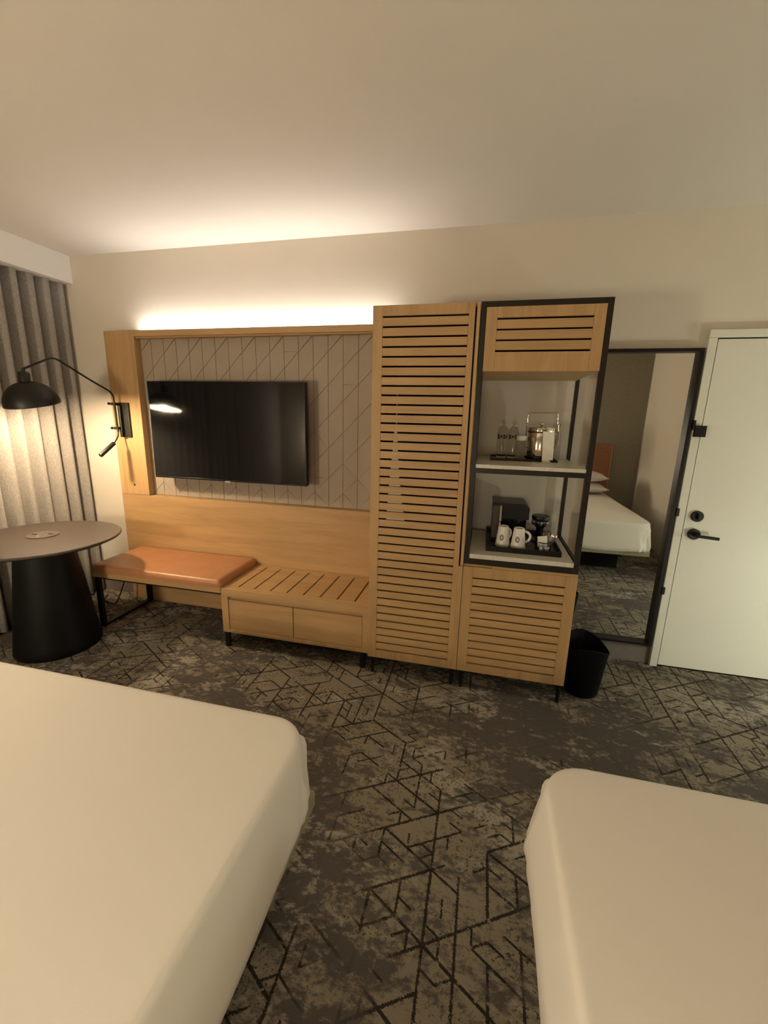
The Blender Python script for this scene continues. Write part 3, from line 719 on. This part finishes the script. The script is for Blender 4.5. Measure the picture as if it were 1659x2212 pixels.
def packet(cx, cy, z, wd_, ht, rot, tilt, mt, label):
    pts = []
    n = 5
    for s in (-1, 1):
        for i in range(n):
            for j in range(n):
                uu = (i / (n - 1) - .5); vv = j / (n - 1)
                th = .0045 * (1 - (2 * uu) ** 2) * (1 - (2 * vv - 1) ** 2) + .0004
                pts.append(Vector((uu * wd_, s * th, vv * ht)))
    mt_ = Matrix.Translation((cx, cy, z)) @ Matrix.Rotation(R(rot), 4, 'Z') @ Matrix.Rotation(R(tilt), 4, 'Y') @ Matrix.Rotation(R(8), 4, 'X')
    V = [tuple(mt_ @ p) for p in pts]; F = []
    for s in range(2):
        for i in range(n - 1):
            for j in range(n - 1):
                q = s * n * n + i * n + j; f = (q, q + 1, q + n + 1, q + n); F.append(f if s else f[::-1])
    bd = [i * n for i in range(n)] + [(n - 1) * n + j for j in range(1, n)] + [i * n + n - 1 for i in range(n - 2, -1, -1)] + [j for j in range(n - 2, 0, -1)]
    for a, b_ in zip(bd, bd[1:] + bd[:1]): F.append((a, b_, b_ + n * n, a + n * n))
    return tag(part('sugar_packet', (V, F), mt, None, True), label, 'packet', None)
packet(kx - .010, ky - .016, ZT2 + .034, .052, .062, 6, -9, 'paper', 'cream paper sugar packet leaning in the wire basket')
packet(kx + .018, ky - .004, ZT2 + .034, .034, .084, -14, 22, 'foil', 'silvery packet tilted out of the wire basket')
packet(kx + .000, ky + .014, ZT2 + .034, .040, .080, 10, 4, 'grey_plate', 'brown packet standing behind the cream sugar packet')
# coffee pod carousel
qx, qy = 3.200, -.245
pc = thing('pod_holder', 'black round holder topped with a disc over coffee pods', 'holder', (qx, qy, ZT2))
part('base', lathe([(0, 0), (.040, 0), (.042, .004), (.040, .008), (0, .008)], (qx, qy, ZT2), 32), 'black_plastic', pc, True, auto=40)
part('post', lathe([(0, .008), (.020, .008), (.022, .085), (.035, .100), (.045, .104), (0, .104)], (qx, qy, ZT2), 28), 'black_plastic', pc, True, auto=40)
part('top_disc', lathe([(0, .136), (.050, .136), (.052, .139), (.052, .158), (.050, .161), (0, .161)], (qx, qy, ZT2), 40), 'black_plastic', pc, True, auto=40)
part('neck', lathe([(.012, .104), (.012, .136)], (qx, qy, ZT2), 16), 'black_plastic', pc, True, auto=40)
for k in range(6):
    a = 2 * math.pi * k / 6 + .3
    c = part('coffee_pod', lathe([(0, 0), (.013, 0), (.016, .004), (.019, .022), (.021, .0225), (.021, .0245), (0, .0255)], (qx + .036 * math.cos(a), qy + .036 * math.sin(a), ZT2 + .1045), 20), 'foil', None, True, auto=40)
    tag(c, 'shiny foil coffee pod under the black disc of the holder', 'coffee pod', 'coffee pods on the black holder')

# ------------------------------------------------------------------ mirror
mx0, mx1, mz0, mz1, FW = 3.478, 3.990, .140, 1.979, .018
mr = thing('tall_mirror', 'tall narrow wall mirror in deep black frame', 'mirror', (3.70, -.02, mz0))
part('frame', join(boxg(mx0, mx0 + FW, -.048, -.001, mz0, mz1, .001), boxg(mx1 - FW, mx1, -.048, -.001, mz0, mz1, .001), boxg(mx0 + FW, mx1 - FW, -.048, -.001, mz1 - FW, mz1, .001), boxg(mx0 + FW, mx1 - FW, -.048, -.001, mz0, mz0 + FW, .001)), 'black_metal', mr)
part('glass', boxg(mx0 + FW, mx1 - FW, -.012, -.002, mz0 + FW, mz1 - FW), 'mirror', mr)

# ------------------------------------------------------------------ waste bin
wx, wy = 3.497, -.430
wbn = thing('waste_bin', 'black tapered waste bin with dipped rim beside the cabinet', 'bin', (wx, wy, 0))
def bin_geo():
    V, F = [], []; seg = 64
    prof = [(0, .004, 0), (.090, .0, 0), (.097, .008, 0), (.124, .292, 1), (.128, .297, 1), (.126, .301, 1), (.121, .296, 1), (.093, .012, 0), (0, .012, 0)]
    n = len(prof)
    for i in range(seg):
        a = 2 * math.pi * i / seg
        for r, z, rim in prof:
            zz = z + rim * .028 * math.cos(2 * a + math.pi)
            V.append((wx + r * math.cos(a), wy + r * math.sin(a), zz))
    for i in range(seg):
        j = (i + 1) % seg
        for k in range(n - 1): F.append((i * n + k, j * n + k, j * n + k + 1, i * n + k + 1))
    return V, F
part('bin_body', bin_geo(), 'bin', wbn, True, auto=40)

# ------------------------------------------------------------------ beds
def bed(x0, x1, yf, label, seed, hem_in):
    rg = random.Random(seed)
    yh = YB + .075
    b = thing('bed', label, 'bed', ((x0 + x1) / 2, (yf + yh) / 2, 0), None)
    part('plinth', boxg(x0 + .22, x1 - .22, yh, yf - .30, 0, .235, .004), 'plinth', b)
    part('platform', boxg(x0 + .02, x1 - .02, yh, yf - .02, .236, .296, .006), 'platform', b)
    part('mattress', boxg(x0 + .03, x1 - .03, yh, yf - .03, .297, .545, .04, 3), 'pillow', b, True, auto=40)
    # bedspread: rings of a rounded rectangle from hem to top
    RC = .14
    def outline(off, n=14):
        X0, X1, Y0, Y1 = x0 + off, x1 - off, yh + .0, yf - off
        rc = max(RC - off * .55, .03)
        P = []
        def seg(a, b_, m): return [(a[0] + (b_[0] - a[0]) * k / m, a[1] + (b_[1] - a[1]) * k / m) for k in range(m)]
        P += seg((X0, Y0), (X0, Y1 - rc), 60)
        P += [(X0 + rc - rc * math.cos(math.pi / 2 * k / n), Y1 - rc + rc * math.sin(math.pi / 2 * k / n)) for k in range(n)]
        P += seg((X0 + rc, Y1), (X1 - rc, Y1), 50)
        P += [(X1 - rc + rc * math.sin(math.pi / 2 * k / n), Y1 - rc + rc * math.cos(math.pi / 2 * k / n)) for k in range(n)]
        P += seg((X1, Y1 - rc), (X1, Y0), 60) + [(X1, Y0)]
        return P
    rings = [(.045, .285), (.018, .284), (.004, .300), (.0, .33), (.006, .39), (.012, .45), (.018, .51), (.022, .556), (.026, .568), (.032, .574), (.040, .5762), (.052, .577), (.16, .579), (.5, .581)]
    OUT = [outline(o) for o, z in rings]; n = len(OUT[0]); V, F = [], []
    ph = [rg.uniform(0, 6.28) for _ in range(8)]
    for ri, (o, z) in enumerate(rings):
        for k, (x, y) in enumerate(OUT[ri]):
            zz = z; dn = 0
            s = k * .03
            if ri < 7:
                low = (6 - ri) / 6
                zz += low * (.016 * math.sin(s * 2.3 + ph[0]) + .014 * math.sin(s * 6.1 + ph[1]))
                dn = low * (.010 * math.sin(s * 3.1 + ph[2]) + .008 * math.sin(s * 7 + ph[3]))
                # gathered pleats at the two foot corners
                for ck in (60 + 7, 60 + 14 + 50 + 7):
                    w_ = math.exp(-((k - ck) / 6.5) ** 2)
                    dn += w_ * .010 * math.sin(k * 2.1 + ri * .35) * (.55 + low)
            elif ri < 12:
                zz += .003 * math.sin(x * 5 + ph[4]) * math.sin(y * 4 + ph[5])
            cx_, cy_ = (x0 + x1) / 2, (yf + yh) / 2
            ddx = 0; ddy = 0
            if abs(x - x0) < RC or abs(x - x1) < RC: ddx = dn * (1 if x < cx_ else -1)
            if abs(y - yf) < RC: ddy = -dn
            V.append((x + ddx, y + ddy, zz))
    for ri in range(len(rings) - 1):
        for k in range(n - 1):
            p = ri * n + k; F.append((p, p + 1, p + n + 1, p + n))
    last = (len(rings) - 1) * n
    F.append(tuple(last + k for k in range(n)))
    part('bedspread', (V, F), 'sheet', b, True, label='white tucked bed linen', auto=60)
    return b
b1 = bed(.850, 2.372, -1.722, 'white made bed between the curtain and the other bed', 3, 0)
b2 = bed(3.042, 4.562, -1.692, 'white made bed in front of the connecting door', 11, 0)
# headboards and pillows
def headboard(x0, x1, label):
    h = thing('headboard', label, 'headboard', ((x0 + x1) / 2, YB, 0), None)
    part('panel', boxg(x0, x1 - .012, YB + .001, YB + .055, .0, 1.245, .006), 'headboard', h)
    part('edge_trim', join(boxg(x1 - .0118, x1 + .004, YB + .001, YB + .060, .0, 1.25, .002), boxg(x0 - .016, x0 - .0002, YB + .001, YB + .060, .0, 1.25, .002)), 'leather', h)
headboard(.80, 2.42, 'brown headboard of the bed nearer the curtain')
headboard(3.00, 4.62, 'brown headboard reflected in the tall mirror')
def pillow(cx, cy, z, wx_, wy_, h, tilt, label):
    n = 14; V, F = [], []
    mt_ = Matrix.Translation((cx, cy, z)) @ Matrix.Rotation(R(tilt), 4, 'X')
    for s in (1, -1):
        for i in range(n + 1):
            for j in range(n + 1):
                uu, vv = i / n * 2 - 1, j / n * 2 - 1
                e = (max(0, 1 - abs(uu) ** 2.6) * max(0, 1 - abs(vv) ** 2.6)) ** .55
                sx = 1 - .05 * (1 - abs(vv)) * 0 - .07 * (1 - abs(uu) ** 2) * 0
                x = uu * wx_ / 2 * (1 - .05 * (1 - vv * vv) * abs(uu)); y = vv * wy_ / 2 * (1 - .06 * (1 - uu * uu) * abs(vv))
                V.append(tuple(mt_ @ Vector((x, y, s * e * h / 2 + s * .001))))
    for s in range(2):
        for i in range(n):
            for j in range(n):
                q = s * (n + 1) ** 2 + i * (n + 1) + j; f = (q, q + n + 1, q + n + 2, q + 1); F.append(f if s == 0 else f[::-1])
    bd = [i * (n + 1) for i in range(n + 1)] + [n * (n + 1) + j for j in range(1, n + 1)] + [i * (n + 1) + n for i in range(n - 1, -1, -1)] + [j for j in range(n - 1, 0, -1)]
    o_ = (n + 1) ** 2
    for a, b_ in zip(bd, bd[1:] + bd[:1]): F.append((a, b_, b_ + o_, a + o_))
    tag(part('pillow', (V, F), 'pillow', None, True), label, 'pillow', None)
for hx, who in ((1.61, 'bed nearer the curtain'), (3.80, 'bed shown in the mirror')):
    for s, side in ((-1, 'curtain'), (1, 'door')):
        pillow(hx + s * .375, -3.53, .660, .70, .46, .15, 0, 'white pillow lying flat at the %s side of the %s' % (side, who))
        pillow(hx + s * .37, -3.54, .812, .68, .44, .15, 0, 'white pillow stacked on top, %s side of the %s' % (side, who))

# ------------------------------------------------------------------ night stand and sconce between the beds
ns = thing('night_stand', 'small oak night stand between the two beds', 'night stand', (2.71, -3.6, 0))
part('body', boxg(2.49, 2.93, -3.845, -3.42, .12, .56, .003), 'oak_x', ns)
part('drawer_front', boxg(2.50, 2.92, -3.419, -3.402, .34, .55, .002), 'oak_x', ns)
for fx in (2.52, 2.90):
    for fy in (-3.80, -3.46): part('leg', lathe([(.010, 0), (.014, .119)], (fx, fy, 0), 14), 'black_metal', ns, True, auto=40)
def sconce(x, mt, label):
    sc_ = thing('wall_sconce', label, 'lamp', (x, YB, .98))
    part('wall_plate', boxg(x - .05, x + .05, YB + .0005, YB + .018, .98, 1.16, .003), 'lamp_black', sc_)
    part('arm', tube([(x, YB + .018, 1.03), (x, YB + .19, 1.03), (x, YB + .19, 1.12)], .007, 10, .03), 'lamp_black', sc_, True)
    part('shade', lathe([(.150, 0), (.140, .24)], (x, YB + .19, 1.10), 48, closed=False), mt, sc_, True)
sconce(2.71, 'shade_bed', 'lit sconce with drum shade above the night stand')
sconce(.42, 'shade_corner', 'lit sconce with drum shade between curtain and headboard')

# night light low on the wall past the door
nl = thing('night_light', 'small lit night light low on the hall wall facing the door', 'lamp', (5.42, -1.62, .25))
part('housing', boxg(5.38, 5.46, -1.6195, -1.585, .25, .37, .006), 'white', nl)
part('lens', boxg(5.385, 5.455, -1.5845, -1.555, .26, .36, .006), 'night_lens', nl)

# floor lamp in the entrance hall
fl_ = thing('floor_lamp', 'lit floor lamp with drum shade standing in the entrance hall', 'lamp', (5.85, -.72, 0))
part('base', lathe([(0, 0), (.13, 0), (.135, .006), (.13, .016), (.012, .022), (0, .022)], (5.85, -.72, 0), 40), 'lamp_black', fl_, True, auto=40)
part('pole', lathe([(.009, .02), (.009, 1.02)], (5.85, -.72, 0), 14), 'lamp_black', fl_, True, auto=40)
part('shade', lathe([(.150, 0), (.140, .24)], (5.85, -.72, .98), 48, closed=False), 'shade_hall', fl_, True)
part('spider', tube([(5.85 - .144, -.72, 1.02), (5.85 + .144, -.72, 1.02)], .003, 6), 'lamp_black', fl_)
